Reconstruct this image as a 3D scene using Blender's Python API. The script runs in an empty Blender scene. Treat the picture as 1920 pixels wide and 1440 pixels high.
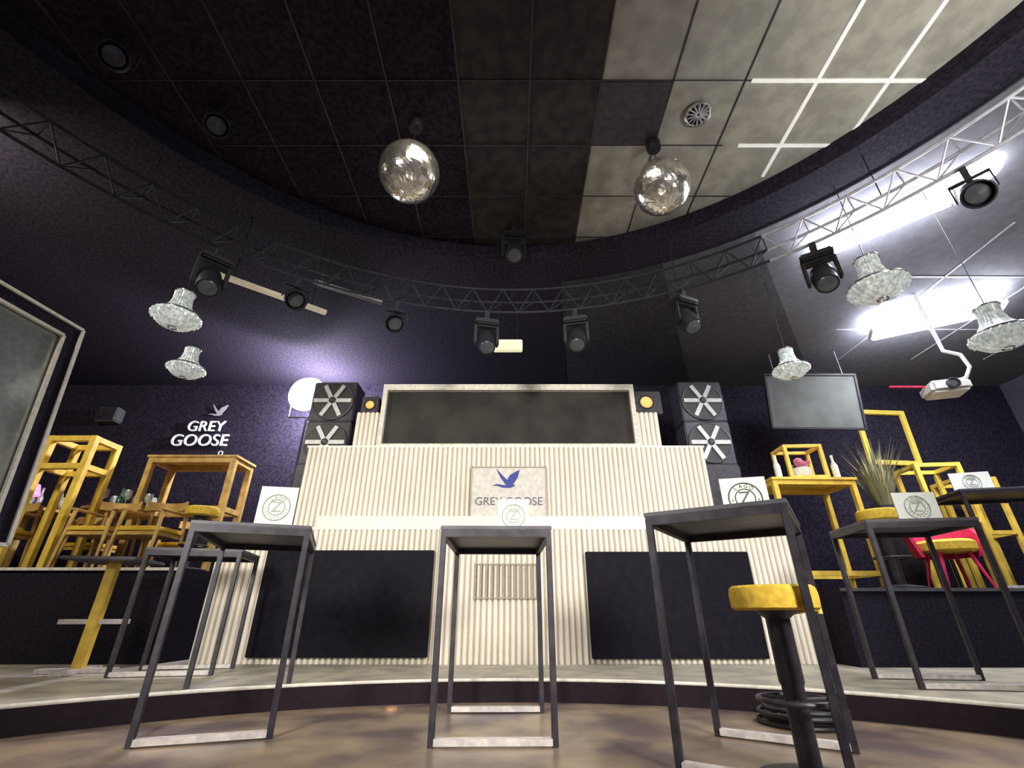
import bpy, bmesh, math, random
from mathutils import Vector, Matrix, Euler
random.seed(7)
S = bpy.context.scene
COL = S.collection
pi = math.pi

# ---------------------------------------------------------------- materials
MATS = {}
def mat(name, col, rough=0.6, metal=0.0, col2=None, nscale=20.0, emis=None, estr=0.0, bump=0.0,
        alpha=1.0, trans=0.0, spec=0.5, detail=4.0):
    if name in MATS: return MATS[name]
    m = bpy.data.materials.new(name); m.use_nodes = True
    nt = m.node_tree; b = nt.nodes['Principled BSDF']
    b.inputs['Base Color'].default_value = (*col, 1)
    b.inputs['Roughness'].default_value = rough
    b.inputs['Metallic'].default_value = metal
    b.inputs['Specular IOR Level'].default_value = spec
    b.inputs['Alpha'].default_value = alpha
    b.inputs['Transmission Weight'].default_value = trans
    tc = nt.nodes.new('ShaderNodeTexCoord')
    nz = nt.nodes.new('ShaderNodeTexNoise'); nz.inputs['Scale'].default_value = nscale
    nz.inputs['Detail'].default_value = detail
    nt.links.new(tc.outputs['Object'], nz.inputs['Vector'])
    if col2 is None: col2 = tuple(min(1, c*0.82) for c in col)
    r = nt.nodes.new('ShaderNodeValToRGB')
    r.color_ramp.elements[0].position = 0.38; r.color_ramp.elements[1].position = 0.62
    r.color_ramp.elements[0].color = (*col2, 1); r.color_ramp.elements[1].color = (*col, 1)
    nt.links.new(nz.outputs['Fac'], r.inputs['Fac'])
    nt.links.new(r.outputs['Color'], b.inputs['Base Color'])
    if bump > 0:
        bp = nt.nodes.new('ShaderNodeBump'); bp.inputs['Strength'].default_value = bump
        bp.inputs['Distance'].default_value = 0.01
        nt.links.new(nz.outputs['Fac'], bp.inputs['Height'])
        nt.links.new(bp.outputs['Normal'], b.inputs['Normal'])
    if emis:
        b.inputs['Emission Color'].default_value = (*emis, 1)
        b.inputs['Emission Strength'].default_value = estr
    MATS[name] = m
    return m

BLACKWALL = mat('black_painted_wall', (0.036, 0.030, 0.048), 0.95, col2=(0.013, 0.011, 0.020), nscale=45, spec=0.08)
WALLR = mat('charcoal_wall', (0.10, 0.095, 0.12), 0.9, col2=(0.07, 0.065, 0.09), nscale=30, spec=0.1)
CEILTILE = mat('grey_ceiling_tile', (0.38, 0.37, 0.325), 0.9, col2=(0.28, 0.27, 0.24), nscale=6, bump=0.15)
CEILMID = mat('ceiling_tile_fading_light', (0.058, 0.050, 0.046), 0.95, col2=(0.034, 0.030, 0.032), nscale=8, spec=0.1)  # columns toned between grey and black; light falloff put into the colour
CEILBLACK = mat('black_ceiling_tile', (0.034, 0.026, 0.034), 0.95, col2=(0.017, 0.012, 0.022), nscale=25, spec=0.05)
SOFFIT = mat('dark_soffit', (0.034, 0.029, 0.042), 0.95, col2=(0.017, 0.015, 0.024), nscale=30, spec=0.05)
SOFFPALE = mat('soffit_tube_glow', (0.17, 0.17, 0.195), 0.95, col2=(0.145, 0.145, 0.17), nscale=12, spec=0.05)  # soffit tones step paler towards the tubes; glow falloff put into colour
SOFFMID = mat('soffit_tube_glow_mid', (0.10, 0.098, 0.115), 0.95, col2=(0.075, 0.073, 0.09), nscale=20, spec=0.05)  # middle step of the tube glow painted into the soffit
SOFFLOW = mat('soffit_tube_glow_low', (0.058, 0.055, 0.068), 0.95, col2=(0.036, 0.034, 0.045), nscale=25, spec=0.05)  # last, faintest step of the painted tube glow
FLOORM = mat('dance_floor', (0.36, 0.265, 0.18), 0.30, col2=(0.13, 0.095, 0.095), nscale=2.2, detail=9)
PLATM = mat('platform_floor', (0.46, 0.42, 0.32), 0.5, col2=(0.30, 0.28, 0.24), nscale=5)
EDGE = mat('pale_edge_strip', (0.80, 0.77, 0.68), 0.4, col2=(0.65, 0.62, 0.55))
RISER = mat('dark_riser', (0.022, 0.015, 0.02), 0.85, spec=0.1)
PODM = mat('podium_black', (0.022, 0.018, 0.030), 0.9, col2=(0.011, 0.010, 0.017), nscale=40, spec=0.1)
RIB = mat('offwhite_ribbed_slat', (0.86, 0.81, 0.71), 0.55, col2=(0.82, 0.77, 0.67), nscale=3)
RIBBACK = mat('beige_with_gap_shade', (0.50, 0.44, 0.36), 0.7, col2=(0.46, 0.40, 0.33), nscale=3)  # darker than the slats; shade in the gaps put into the colour
RIBSH = mat('offwhite_smooth', (0.84, 0.80, 0.71), 0.5, col2=(0.80, 0.76, 0.66), nscale=4)
FRAMEW = mat('white_frame', (0.72, 0.69, 0.60), 0.45)
SCREEN = mat('black_screen', (0.008, 0.007, 0.014), 0.6, col2=(0.004, 0.004, 0.007), nscale=12, spec=0.12)
TOPSCR = mat('smoked_screen', (0.036, 0.032, 0.027), 0.5, col2=(0.020, 0.018, 0.016), nscale=2.5, spec=0.2)
SIGNP = mat('sign_panel', (0.66, 0.63, 0.57), 0.5)
BLUE = mat('navy_blue_ink', (0.012, 0.03, 0.28), 0.5)
GREYTXT = mat('dark_lettering', (0.12, 0.12, 0.16), 0.5)
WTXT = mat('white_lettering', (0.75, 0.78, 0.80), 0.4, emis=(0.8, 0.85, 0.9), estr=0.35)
TABM = mat('black_table_metal', (0.045, 0.040, 0.05), 0.45, metal=0.2, col2=(0.025, 0.022, 0.032), nscale=15)
TABTOP = mat('dark_grey_tabletop', (0.10, 0.095, 0.11), 0.45, col2=(0.07, 0.065, 0.08), nscale=10)
BAR = mat('worn_steel_bar', (0.78, 0.72, 0.68), 0.4, metal=0.1, col2=(0.56, 0.52, 0.52), nscale=20)
YEL = mat('mustard_velvet', (0.80, 0.54, 0.05), 0.8, col2=(0.62, 0.40, 0.04), nscale=30, bump=0.3)
WOOD = mat('honey_wood', (0.70, 0.46, 0.14), 0.5, col2=(0.50, 0.31, 0.09), nscale=9)
WOODY = mat('yellow_wood', (0.88, 0.62, 0.09), 0.5, col2=(0.72, 0.47, 0.07), nscale=9)
RED = mat('crimson_fabric', (0.70, 0.02, 0.12), 0.7, col2=(0.52, 0.015, 0.08))
STEEL = mat('truss_dark_metal', (0.028, 0.028, 0.036), 0.7, metal=0.0, col2=(0.018, 0.018, 0.025), spec=0.2)  # truss metal darkened to look unlit; also used on clamps and chains
TRUSSLIT = mat('truss_tube_lit_metal', (0.55, 0.55, 0.60), 0.35, metal=0.4, col2=(0.42, 0.42, 0.47))  # truss metal paled near the tubes; their light put into the colour
DSTEEL = mat('dark_fixture_metal', (0.022, 0.022, 0.028), 0.5, metal=0.2, spec=0.3)
LENS = mat('fixture_lens', (0.11, 0.125, 0.14), 0.2, metal=0.5)
CRYS = mat('crystal_strands', (0.90, 0.93, 0.91), 0.12, metal=0.2, col2=(0.30, 0.32, 0.32), nscale=26, emis=(0.9, 1.0, 0.95), estr=0.22)
CHROME = mat('chrome', (0.8, 0.8, 0.82), 0.15, metal=1.0)
PAPER = mat('pale_card', (0.78, 0.80, 0.74), 0.6, col2=(0.72, 0.75, 0.68))
GRNCARD = mat('pale_green_card', (0.66, 0.78, 0.68), 0.5, col2=(0.62, 0.74, 0.64))
INK = mat('dark_ink', (0.05, 0.06, 0.05), 0.5)
FAINT = mat('faded_grey_green_ink', (0.34, 0.38, 0.30), 0.5)
GOLDINK = mat('drab_grille_slat', (0.34, 0.30, 0.22), 0.6)  # tone darker than the ribbed panel around the grille
TUBE = mat('fluorescent_diffuser', (1, 1, 1), 0.5, emis=(0.90, 0.93, 1.0), estr=105)
SPOTE = mat('lit_spot_lens', (1, 1, 1), 0.5, emis=(0.93, 0.95, 1.0), estr=60)
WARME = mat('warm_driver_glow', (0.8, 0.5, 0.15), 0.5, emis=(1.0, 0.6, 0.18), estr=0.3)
WHITEP = mat('white_plastic', (0.7, 0.7, 0.7), 0.45)
TBAR = mat('grey_t_bar', (0.45, 0.45, 0.5), 0.5)
CREAM = mat('cream_emergency_light', (0.75, 0.72, 0.5), 0.5, emis=(1, 0.95, 0.65), estr=0.5)
BEIGE = mat('beige_rail', (0.6, 0.54, 0.42), 0.4, emis=(1, 0.88, 0.62), estr=0.22)  # faint glow added to keep the rail's underside from going dark
GREEN = mat('reed_green', (0.30, 0.33, 0.16), 0.7, col2=(0.40, 0.33, 0.18))
PINK = mat('pink_glow_shade', (0.8, 0.2, 0.5), 0.5, emis=(1, 0.35, 0.75), estr=1.0)
PINKP = mat('pink_petals', (0.7, 0.25, 0.35), 0.6)
GLASS = mat('bottle_glass', (0.70, 0.75, 0.72), 0.08, metal=0.2, col2=(0.35, 0.40, 0.40))
GLASSG = mat('green_bottle_glass', (0.05, 0.14, 0.08), 0.1)
GREYSCR = mat('grey_screen_surface', (0.11, 0.115, 0.11), 0.6, col2=(0.08, 0.085, 0.08), nscale=3, spec=0.2)
MIRR = mat('mirror_glass', (0.50, 0.54, 0.52), 0.22, metal=0.6)
ORANGE = mat('dull_orange_plastic', (0.36, 0.20, 0.10), 0.5)
RUBBER = mat('black_rubber', (0.02, 0.02, 0.022), 0.5)
def mirror_ball_mat():
    m = bpy.data.materials.new('mirror_ball_facets'); m.use_nodes = True
    b = m.node_tree.nodes['Principled BSDF']
    b.inputs['Metallic'].default_value = 0.9; b.inputs['Roughness'].default_value = 0.2
    tc = m.node_tree.nodes.new('ShaderNodeTexCoord'); v = m.node_tree.nodes.new('ShaderNodeTexVoronoi')
    v.inputs['Scale'].default_value = 22
    r = m.node_tree.nodes.new('ShaderNodeValToRGB')
    r.color_ramp.elements[0].color = (0.50, 0.47, 0.42, 1); r.color_ramp.elements[1].color = (0.95, 0.93, 0.86, 1)
    m.node_tree.links.new(tc.outputs['Object'], v.inputs['Vector'])
    m.node_tree.links.new(v.outputs['Color'], r.inputs['Fac'])
    m.node_tree.links.new(r.outputs['Color'], b.inputs['Base Color'])
    return m
BALLM = mirror_ball_mat()

# ---------------------------------------------------------------- mesh builder
class MB:
    def __init__(s): s.bm = bmesh.new()
    def box(s, c, d, rot=None, bev=0.0):
        M = Matrix.Translation(Vector(c))
        if rot: M = M @ Euler(rot).to_matrix().to_4x4()
        M = M @ Matrix.Diagonal((d[0], d[1], d[2], 1))
        g = bmesh.ops.create_cube(s.bm, size=1, matrix=M)
        if bev > 0:
            es = set()
            for v in g['verts']:
                for e in v.link_edges: es.add(e)
            bmesh.ops.bevel(s.bm, geom=list(es), offset=bev, segments=2, affect='EDGES')
        return s
    def tube(s, a, b, r, r2=None, seg=10):
        a = Vector(a); b = Vector(b); d = b-a; L = d.length
        if L < 1e-6: return s
        q = d.to_track_quat('Z', 'Y').to_matrix().to_4x4()
        bmesh.ops.create_cone(s.bm, cap_ends=True, segments=seg, radius1=r, radius2=r if r2 is None else r2,
                              depth=L, matrix=Matrix.Translation((a+b)/2) @ q)
        return s
    def beam(s, a, b, w, h=None):
        a = Vector(a); b = Vector(b); d = b-a
        q = d.to_track_quat('Z', 'Y').to_matrix().to_4x4()
        M = Matrix.Translation((a+b)/2) @ q @ Matrix.Diagonal((w, h or w, d.length, 1))
        bmesh.ops.create_cube(s.bm, size=1, matrix=M); return s
    def lathe(s, prof, seg=28, M=None, flute=0, famp=0.0):
        rings = []
        for (r, z) in prof:
            ring = []
            for i in range(seg):
                t = 2*pi*i/seg
                rr = r*(1+famp*math.cos(flute*t)) if flute else r
                p = Vector((rr*math.cos(t), rr*math.sin(t), z))
                if M: p = M @ p
                ring.append(s.bm.verts.new(p))
            rings.append(ring)
        for k in range(len(rings)-1):
            for i in range(seg):
                j = (i+1) % seg
                s.bm.faces.new((rings[k][i], rings[k][j], rings[k+1][j], rings[k+1][i]))
        if prof[0][0] > 1e-4: s.bm.faces.new(list(reversed(rings[0])))
        if prof[-1][0] > 1e-4: s.bm.faces.new(rings[-1])
        return s
    def torus(s, c, R, r, seg=32, rs=8, a0=0, a1=2*pi, M=None):
        rings = []; full = abs(a1-a0-2*pi) < 1e-5
        n = seg if full else seg+1
        for i in range(n):
            t = a0+(a1-a0)*i/seg; ring = []
            for k in range(rs):
                u = 2*pi*k/rs
                p = Vector(((R+r*math.cos(u))*math.cos(t), (R+r*math.cos(u))*math.sin(t), r*math.sin(u)))
                if M: p = M @ p
                ring.append(s.bm.verts.new(p+Vector(c)))
            rings.append(ring)
        for i in range(seg):
            A = rings[i]; B = rings[(i+1) % n]
            for k in range(rs):
                l = (k+1) % rs
                s.bm.faces.new((A[k], B[k], B[l], A[l]))
        return s
    def sphere(s, c, r, sc=(1, 1, 1), u=20, v=12):
        M = Matrix.Translation(Vector(c)) @ Matrix.Diagonal((sc[0], sc[1], sc[2], 1))
        bmesh.ops.create_uvsphere(s.bm, u_segments=u, v_segments=v, radius=r, matrix=M); return s
    def poly(s, pts, ext=None):
        vs = [s.bm.verts.new(p) for p in pts]; f = s.bm.faces.new(vs)
        if ext:
            g = bmesh.ops.extrude_face_region(s.bm, geom=[f])
            bmesh.ops.translate(s.bm, verts=[e for e in g['geom'] if isinstance(e, bmesh.types.BMVert)], vec=ext)
        return s
    def text(s, body, size, M, ext=0.004, align='CENTER', shear=0.0):
        cu = bpy.data.curves.new('t', 'FONT'); cu.body = body; cu.size = size; cu.extrude = ext
        cu.align_x = align; cu.align_y = 'CENTER'; cu.shear = shear
        o = bpy.data.objects.new('t', cu); COL.objects.link(o)
        dg = bpy.context.evaluated_depsgraph_get()
        me = bpy.data.meshes.new_from_object(o.evaluated_get(dg))
        me.transform(M); s.bm.from_mesh(me)
        bpy.data.objects.remove(o); bpy.data.curves.remove(cu); bpy.data.meshes.remove(me)
        return s
    def obj(s, name, m, parent=None, loc=(0, 0, 0), rot=(0, 0, 0), smooth=False, label=None, kind=None, recalc=True):
        if recalc: bmesh.ops.recalc_face_normals(s.bm, faces=s.bm.faces[:])
        me = bpy.data.meshes.new(name); s.bm.to_mesh(me); s.bm.free()
        me.materials.append(m)
        o = bpy.data.objects.new(name, me); COL.objects.link(o)
        if smooth:
            for p in me.polygons: p.use_smooth = True
            try:
                me.set_sharp_from_angle(angle=math.radians(40))
            except Exception: pass
        o.location = loc; o.rotation_euler = rot
        if parent: o.parent = parent
        if label: o['label'] = label
        if kind: o['kind'] = kind
        return o

def thing(name, loc, label, category, rz=0, group=None, rot=None):
    e = bpy.data.objects.new(name, None); e.empty_display_size = 0.1; COL.objects.link(e)
    e.location = loc; e.rotation_euler = rot if rot else (0, 0, rz)
    e['label'] = label; e['category'] = category
    if group: e['group'] = group
    return e
def tag(o, label, category, group=None):
    o['label'] = label; o['category'] = category
    if group: o['group'] = group
    return o
def dup(root, loc, rz=0, label=None, rot=None, scale=None):
    n = root.copy(); COL.objects.link(n)
    n.location = loc; n.rotation_euler = rot if rot else (0, 0, rz)
    if scale: n.scale = (scale,)*3
    if label: n['label'] = label
    def rec(a, b):
        for c in list(a.children):
            k = c.copy(); COL.objects.link(k); k.parent = b; rec(c, k)
    rec(root, n)
    return n

# ---------------------------------------------------------------- room
CX, CY, R0 = 0.0, 0.3, 4.0
XW, YB, YF = 9.0, 7.7, -4.2
def ring_slab(name, R, z0, z1, m, seg=160, a_lo=None, a_hi=None, m2=None):
    b = MB(); bm = b.bm; rows = []
    angs = [2*pi*i/seg for i in range(seg)]
    for (x, y) in ((XW, YB), (-XW, YB), (-XW, YF), (XW, YF)):
        angs.append(math.atan2(y-CY, x-CX) % (2*pi))
    sect = a_lo is not None
    if sect:
        angs = [a if a < pi*1.5 else a-2*pi for a in angs]
        angs = [a for a in angs if a_lo < a < a_hi]+[a_lo, a_hi]
    angs.sort()
    for t in angs:
        c, s_ = math.cos(t), math.sin(t); ts = []
        if abs(c) > 1e-6: ts.append((XW if c > 0 else -XW)/c)
        if abs(s_) > 1e-6: ts.append(((YB if s_ > 0 else YF)-CY)/s_)
        T = min(x for x in ts if x > 0)
        rows.append([bm.verts.new((CX+R*c, CY+R*s_, z0)), bm.verts.new((CX+R*c, CY+R*s_, z1)),
                     bm.verts.new((CX+T*c, CY+T*s_, z1)), bm.verts.new((CX+T*c, CY+T*s_, z0))])
    n = len(rows)
    for i in range(n if not sect else n-1):
        A = rows[i]; B = rows[(i+1) % n]
        for k in range(4):
            l = (k+1) % 4
            f = bm.faces.new((A[k], B[k], B[l], A[l]))
            if k == 0 and m2: f.material_index = 1
    if sect:
        bm.faces.new(rows[0]); bm.faces.new(rows[-1])
    o = b.obj(name, m, kind='structure')
    if m2: o.data.materials.append(m2)
    return o
def st(b, name, m): return b.obj(name, m, kind='structure')

bfl = MB(); bfl.lathe([(R0+0.02, -0.08), (R0+0.02, 0.0)], seg=128, M=Matrix.Translation((CX, CY, 0)))
st(bfl, 'floor', FLOORM)
ring_slab('floor.001', R0, 0.0, 0.15, PLATM, m2=RISER)
st(MB().torus((CX, CY, 0.148), R0+0.004, 0.012, seg=160, rs=8), 'trim_1', EDGE)
st(MB().box((-6.325, 6.6, 0.61), (5.35, 2.2, 0.92)), 'floor.002', PODM)
st(MB().box((6.18, 6.45, 0.50), (5.64, 2.5, 0.70)), 'floor.003', PODM)
st(MB().box((-6.325, 5.485, 1.055), (5.35, 0.03, 0.03)), 'trim_2', EDGE)
st(MB().box((6.18, 5.185, 0.835), (5.64, 0.03, 0.03)), 'trim_3', TABTOP)
st(MB().box((0, YB+0.05, 2.3), (2*XW, 0.1, 4.6)), 'wall_back', BLACKWALL)
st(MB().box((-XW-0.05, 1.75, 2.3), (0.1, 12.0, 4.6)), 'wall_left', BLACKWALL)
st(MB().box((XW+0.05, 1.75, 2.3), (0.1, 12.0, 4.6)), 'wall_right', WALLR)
st(MB().box((0.75+2.2, 0.3, 4.66), (4.4, 9.0, 0.10)), 'ceiling', CEILTILE)
st(MB().box((0.15, 0.3, 4.66), (1.2, 9.0, 0.10)), 'ceiling.003', CEILMID)
st(MB().box((-0.45-2.1, 0.3, 4.66), (4.2, 9.0, 0.10)), 'ceiling.001', CEILBLACK)
ring_slab('ceiling.002', R0, 4.40, 4.60, SOFFIT)
ring_slab('soffit_glow_sector.004', 4.45, 4.385, 4.399, SOFFPALE, a_lo=math.radians(-40), a_hi=math.radians(53))
ring_slab('soffit_glow_sector.005', 4.45, 4.385, 4.399, SOFFMID, a_lo=math.radians(53), a_hi=math.radians(66))
ring_slab('soffit_glow_sector.006', 4.45, 4.385, 4.399, SOFFLOW, a_lo=math.radians(66), a_hi=math.radians(82))
g = MB()
for k in range(-8, 7):
    x = 0.75+0.6*k
    if 2.4 < x < 3.3: continue
    g.box((x, 1.8, 4.607), (0.014, 6.0, 0.008))
for k in range(-5, 5):
    y = 2.35+0.6*k
    hw = math.sqrt(max(0.01, 16-(y-CY)**2))
    if abs(y-2.35) < 0.1 or abs(y-2.95) < 0.1:
        g.box(((-hw+2.0)/2, y, 4.607), (hw+2.0, 0.008, 0.008))
    else: g.box((0, y, 4.607), (2*hw, 0.008, 0.008))
st(g, 'trim_4', TABM)
g = MB()
g.box((2.55, 2.0, 4.604), (0.032, 2.6, 0.012)); g.box((3.15, 2.2, 4.604), (0.032, 1.9, 0.012))
g.box((2.75, 2.35, 4.603), (1.5, 0.032, 0.012)); g.box((2.6, 2.95, 4.603), (0.9, 0.032, 0.012))
st(g, 'trim_5', mat('glowing_t_bar', (0.95, 0.95, 0.93), 0.4, emis=(1, 1, 0.97), estr=0.25))  # lit stretch of ceiling grid; brightness put in as white and glow
st(MB().box((1.05, 2.65, 4.605), (0.58, 0.58, 0.012)), 'trim_6', TABM)
g = MB()
for x in (5.4, 6.6, 7.8): g.box((x, 5.2, 4.381), (0.02, 3.0, 0.008))
for y in (4.6, 5.8): g.box((6.6, y, 4.381), (3.6, 0.02, 0.008))
st(g, 'trim_7', TBAR)

v = thing('ceiling_vent', (1.65, 2.63, 4.60), 'round metal ceiling air diffuser with dark slots', 'vent')
b = MB(); b.torus((0, 0, -0.015), 0.105, 0.014, seg=32)
b.obj('vent_rim', CHROME, v, smooth=True)
b = MB(); b.torus((0, 0, -0.02), 0.022, 0.012, seg=16)
for i in range(14):
    t = 2*pi*i/14; b.box((0.062*math.cos(t), 0.062*math.sin(t), -0.02), (0.078, 0.010, 0.02), rot=(0.5, 0, t))
b.obj('vent_fins', TBAR, v)
MB().lathe([(0.10, -0.004), (0.10, 0.0)], 24).obj('vent_cavity', RUBBER, v)

# ---------------------------------------------------------------- DJ facade
dj = thing('dj_booth', (0, 5.56, 0.15), 'tiered off-white ribbed DJ booth facade with black screens', 'DJ booth')
def ribbed(x0, x1, z0, z1, y, name, pitch=0.062, dep=0.032, back=0.25, m=RIB, label=None):
    b = MB(); bm = b.bm
    b.box(((x0+x1)/2, y+back/2+0.002, (z0+z1)/2), (x1-x0, back, z1-z0))
    nb = len(bm.faces)
    n = max(1, int(round((x1-x0)/pitch))); p = (x1-x0)/n
    for i in range(n):
        lo = []; hi = []
        for k in range(7):
            a = pi*k/6
            q = (x0+p*i+p/2-(p*0.38)*math.cos(a), y-dep*math.sin(a))
            lo.append(bm.verts.new((q[0], q[1], z0))); hi.append(bm.verts.new((q[0], q[1], z1)))
        for k in range(6): bm.faces.new((lo[k], lo[k+1], hi[k+1], hi[k]))
        bm.faces.new(hi); bm.faces.new(list(reversed(lo)))
    bm.faces.ensure_lookup_table()
    for f in list(bm.faces)[:nb]:
        f.normal_update()
        f.material_index = 0 if abs(f.normal.x) > 0.9 else 1
    o = b.obj(name, m, dj, label=label); o.data.materials.append(RIBBACK)
    return o
ribbed(-3.34, 3.21, 0.0, 1.335, 0.0, 'lower_panel', back=0.5)
ribbed(-0.83, 0.79, 0.0, 1.335, -0.06, 'centre_panel', back=0.05)
MB().box((-0.22, 0.06, 1.41), (4.1, 0.16, 0.15)).obj('ledge', RIBSH, dj)
MB().box((-0.065, 0.24, 1.348), (6.55, 0.50, 0.025)).obj('counter_top', RIBSH, dj)
ribbed(-2.61, 2.45, 1.34, 2.37, 0.14, 'middle_panel', back=0.4)
MB().box((-0.08, 0.33, 2.382), (5.08, 0.42, 0.024)).obj('middle_cap', RIBSH, dj)
ribbed(-2.11, 1.98, 2.39, 2.915, 0.29, 'upper_panel', back=0.3)
for x0, x1, z0, z1 in ((-2.73, -0.87, 0.06, 1.10), (0.82, 2.63, 0.05, 1.085)):
    MB().box(((x0+x1)/2, -0.06, (z0+z1)/2), (x1-x0, 0.05, z1-z0), bev=0.006).obj('led_screen', SCREEN, dj, label='matte black LED screen panel')
fx0, fx1, fz0, fz1 = -1.757, 1.66, 2.405, 3.29
b = MB(); t = 0.085; yy = 0.22
b.box(((fx0+fx1)/2, yy, fz1-t/2), (fx1-fx0, 0.12, t)); b.box(((fx0+fx1)/2, yy, fz0+0.015), (fx1-fx0, 0.12, 0.03))
b.box((fx0+t*0.35, yy, (fz0+fz1)/2), (t*0.7, 0.118, fz1-fz0)); b.box((fx1-t*0.35, yy, (fz0+fz1)/2), (t*0.7, 0.118, fz1-fz0))
b.obj('screen_frame', FRAMEW, dj)
MB().box(((fx0+fx1)/2, yy+0.03, (fz0+fz1)/2), (fx1-fx0-0.1, 0.04, fz1-fz0-0.1)).obj('upper_screen', TOPSCR, dj, label='dark smoked upper screen')
b = MB()
for i in range(12): b.box((-0.40+0.0608*i, -0.10, 0.78), (0.022, 0.02, 0.36))
for z in (0.61, 0.95): b.box((-0.065, -0.096, z), (0.70, 0.01, 0.012))
b.obj('grille', GOLDINK, dj, label='narrow slatted ventilation grille')
sg = MB().box((-0.04, 0.085, 1.79), (0.90, 0.04, 0.60)).obj('sign_panel', SIGNP, dj, label='pale sign panel with a blue flying bird emblem')
b = MB(); t = 0.012
for (c, d) in (((-0.04, 0.075, 2.095), (0.93, 0.06, t)), ((-0.495, 0.075, 1.79), (t, 0.06, 0.62)), ((0.415, 0.075, 1.79), (t, 0.06, 0.62))):
    b.box(c, d)
b.obj('sign_frame', RIBBACK, sg)
def goose(b, cx, cz, s, y):
    parts = [[(-1.0, 1.15), (-0.62, 0.35), (-0.15, -0.30), (0.25, -0.42), (0.10, 0.0), (-0.35, 0.45)],
             [(1.15, 1.0), (0.95, 0.95), (0.25, 0.55), (0.02, 0.1), (0.1, -0.35), (0.55, -0.30), (0.95, 0.30)],
             [(-1.35, -0.42), (-0.9, -0.28), (-0.3, -0.38), (0.5, -0.30), (0.75, -0.42), (0.3, -0.62), (-0.4, -0.60), (-0.95, -0.42)]]
    for k, p in enumerate(parts): b.poly([(cx+s*q[0], y-0.001*k, cz+s*q[1]) for q in p], ext=(0, -0.006, 0))
b = MB(); goose(b, -0.06, 1.92, 0.135, 0.063); b.obj('goose_emblem', BLUE, sg)
b = MB(); b.text('GREY GOOSE', 0.135, Matrix.Translation((-0.04, 0.061, 1.67)) @ Matrix.Rotation(pi/2, 4, 'X'))
b.obj('sign_lettering', GREYTXT, sg)

# ---------------------------------------------------------------- emblem cards
def z_card(loc, rz, w, h, m, label, ink=INK):
    r = thing('table_card', loc, label, 'sign', rz)
    r['group'] = 'round-emblem cards on the tables'
    MB().box((0, 0, h/2), (w, 0.012, h)).obj('card', m, r)
    MB().box((0, 0.03, 0.006), (w*0.9, 0.09, 0.012)).obj('card_foot', m, r)
    b = MB(); c = (0, -0.008, h*0.53); rr = min(w, h)*0.36
    Mx = Matrix.Rotation(pi/2, 4, 'X')
    b.torus(c, rr, rr*0.045, seg=36, rs=6, M=Mx); b.torus(c, rr*0.60, rr*0.035, seg=30, rs=6, M=Mx)
    b.text('Z', rr*1.15, Matrix.Translation(c) @ Mx, ext=0.001)
    for i, ch in enumerate('LAGO'):
        a = (1.5-i)*0.42
        M = Matrix.Translation(c) @ Mx @ Matrix.Rotation(a, 4, 'Z') @ Matrix.Translation((0, rr*0.79, 0))
        b.text(ch, rr*0.34, M, ext=0.001)
    for i in range(9):
        t = pi+(i-4)*0.36
        M = Matrix.Translation(c) @ Mx @ Matrix.Rotation(t, 4, 'Z')
        p = M @ Vector((0, rr*0.79, 0)); b.box(p, (rr*0.08, 0.002, rr*0.1))
    b.obj('round_emblem', ink, r)
    return r

# ---------------------------------------------------------------- high tables
def high_table(loc, rz, w, l, h, label):
    r = thing('high_table', loc, label, 'table', rz, 'black metal high tables')
    MB().box((0, 0, h-0.0125), (w, l, 0.025), bev=0.004).obj('tabletop', TABTOP, r)
    b = MB(); q = 0.034
    for sy in (-1, 1): b.box((0, sy*(l/2-q/2-0.004), h-0.045), (w-0.01, q, 0.04))
    for sx in (-1, 1): b.box((sx*(w/2-q/2-0.004), 0, h-0.045), (q, l-0.08, 0.04))
    b.obj('apron', TABM, r)
    for sx in (-1, 1):
        for sy in (-1, 1):
            MB().box((sx*(w/2-q/2-0.003), sy*(l/2-q/2-0.003), (h-0.03)/2), (q, q, h-0.03), bev=0.003).obj('leg', TABM, r)
    for sy in (-1, 1):
        MB().box((0, sy*(l/2-q/2-0.003), 0.024), (w-2*q, 0.05, 0.03)).obj('foot_bar', BAR, r, label='worn pale steel foot bar')
    return r
high_table((-0.105, 3.42, 0), math.radians(1), 0.68, 0.96, 1.10, 'narrow black metal high table standing alone before the booth')
high_table((-1.79, 3.47, 0), math.radians(19), 0.69, 0.95, 1.13, 'black metal high table turned slightly with a pale card on top')
high_table((1.213, 2.70, 0), math.radians(-33), 0.68, 0.82, 1.10, 'black metal high table with mustard stool tucked beneath')
high_table((3.22, 4.0, 0.15), math.radians(-8), 0.80, 0.62, 1.13, 'black metal high table on the raised walkway beside the dance floor')
high_table((5.95, 5.75, 0.85), math.radians(-12), 1.1, 0.7, 1.10, 'wide black high table up on the podium')
high_table((-2.95, 4.75, 0.15), math.radians(12), 0.8, 0.6, 1.0, 'black high table on the raised walkway near the podium')
z_card((1.42, 2.84, 1.10), math.radians(-15), 0.26, 0.27, PAPER, 'pale square card with round dark emblem on black table')
z_card((-1.68, 3.36, 1.13), math.radians(12), 0.25, 0.31, PAPER, 'pale card with round faded emblem on turned table', FAINT)
z_card((0.01, 3.35, 1.10), 0, 0.22, 0.25, GRNCARD, 'pale green card with round emblem on central table', FAINT)
z_card((3.44, 4.0, 1.28), math.radians(-6), 0.34, 0.27, PAPER, 'pale card with round emblem on walkway table', FAINT)
z_card((5.75, 5.75, 1.95), math.radians(-16), 0.42, 0.26, PAPER, 'pale rectangular card standing on podium table', FAINT)

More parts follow.
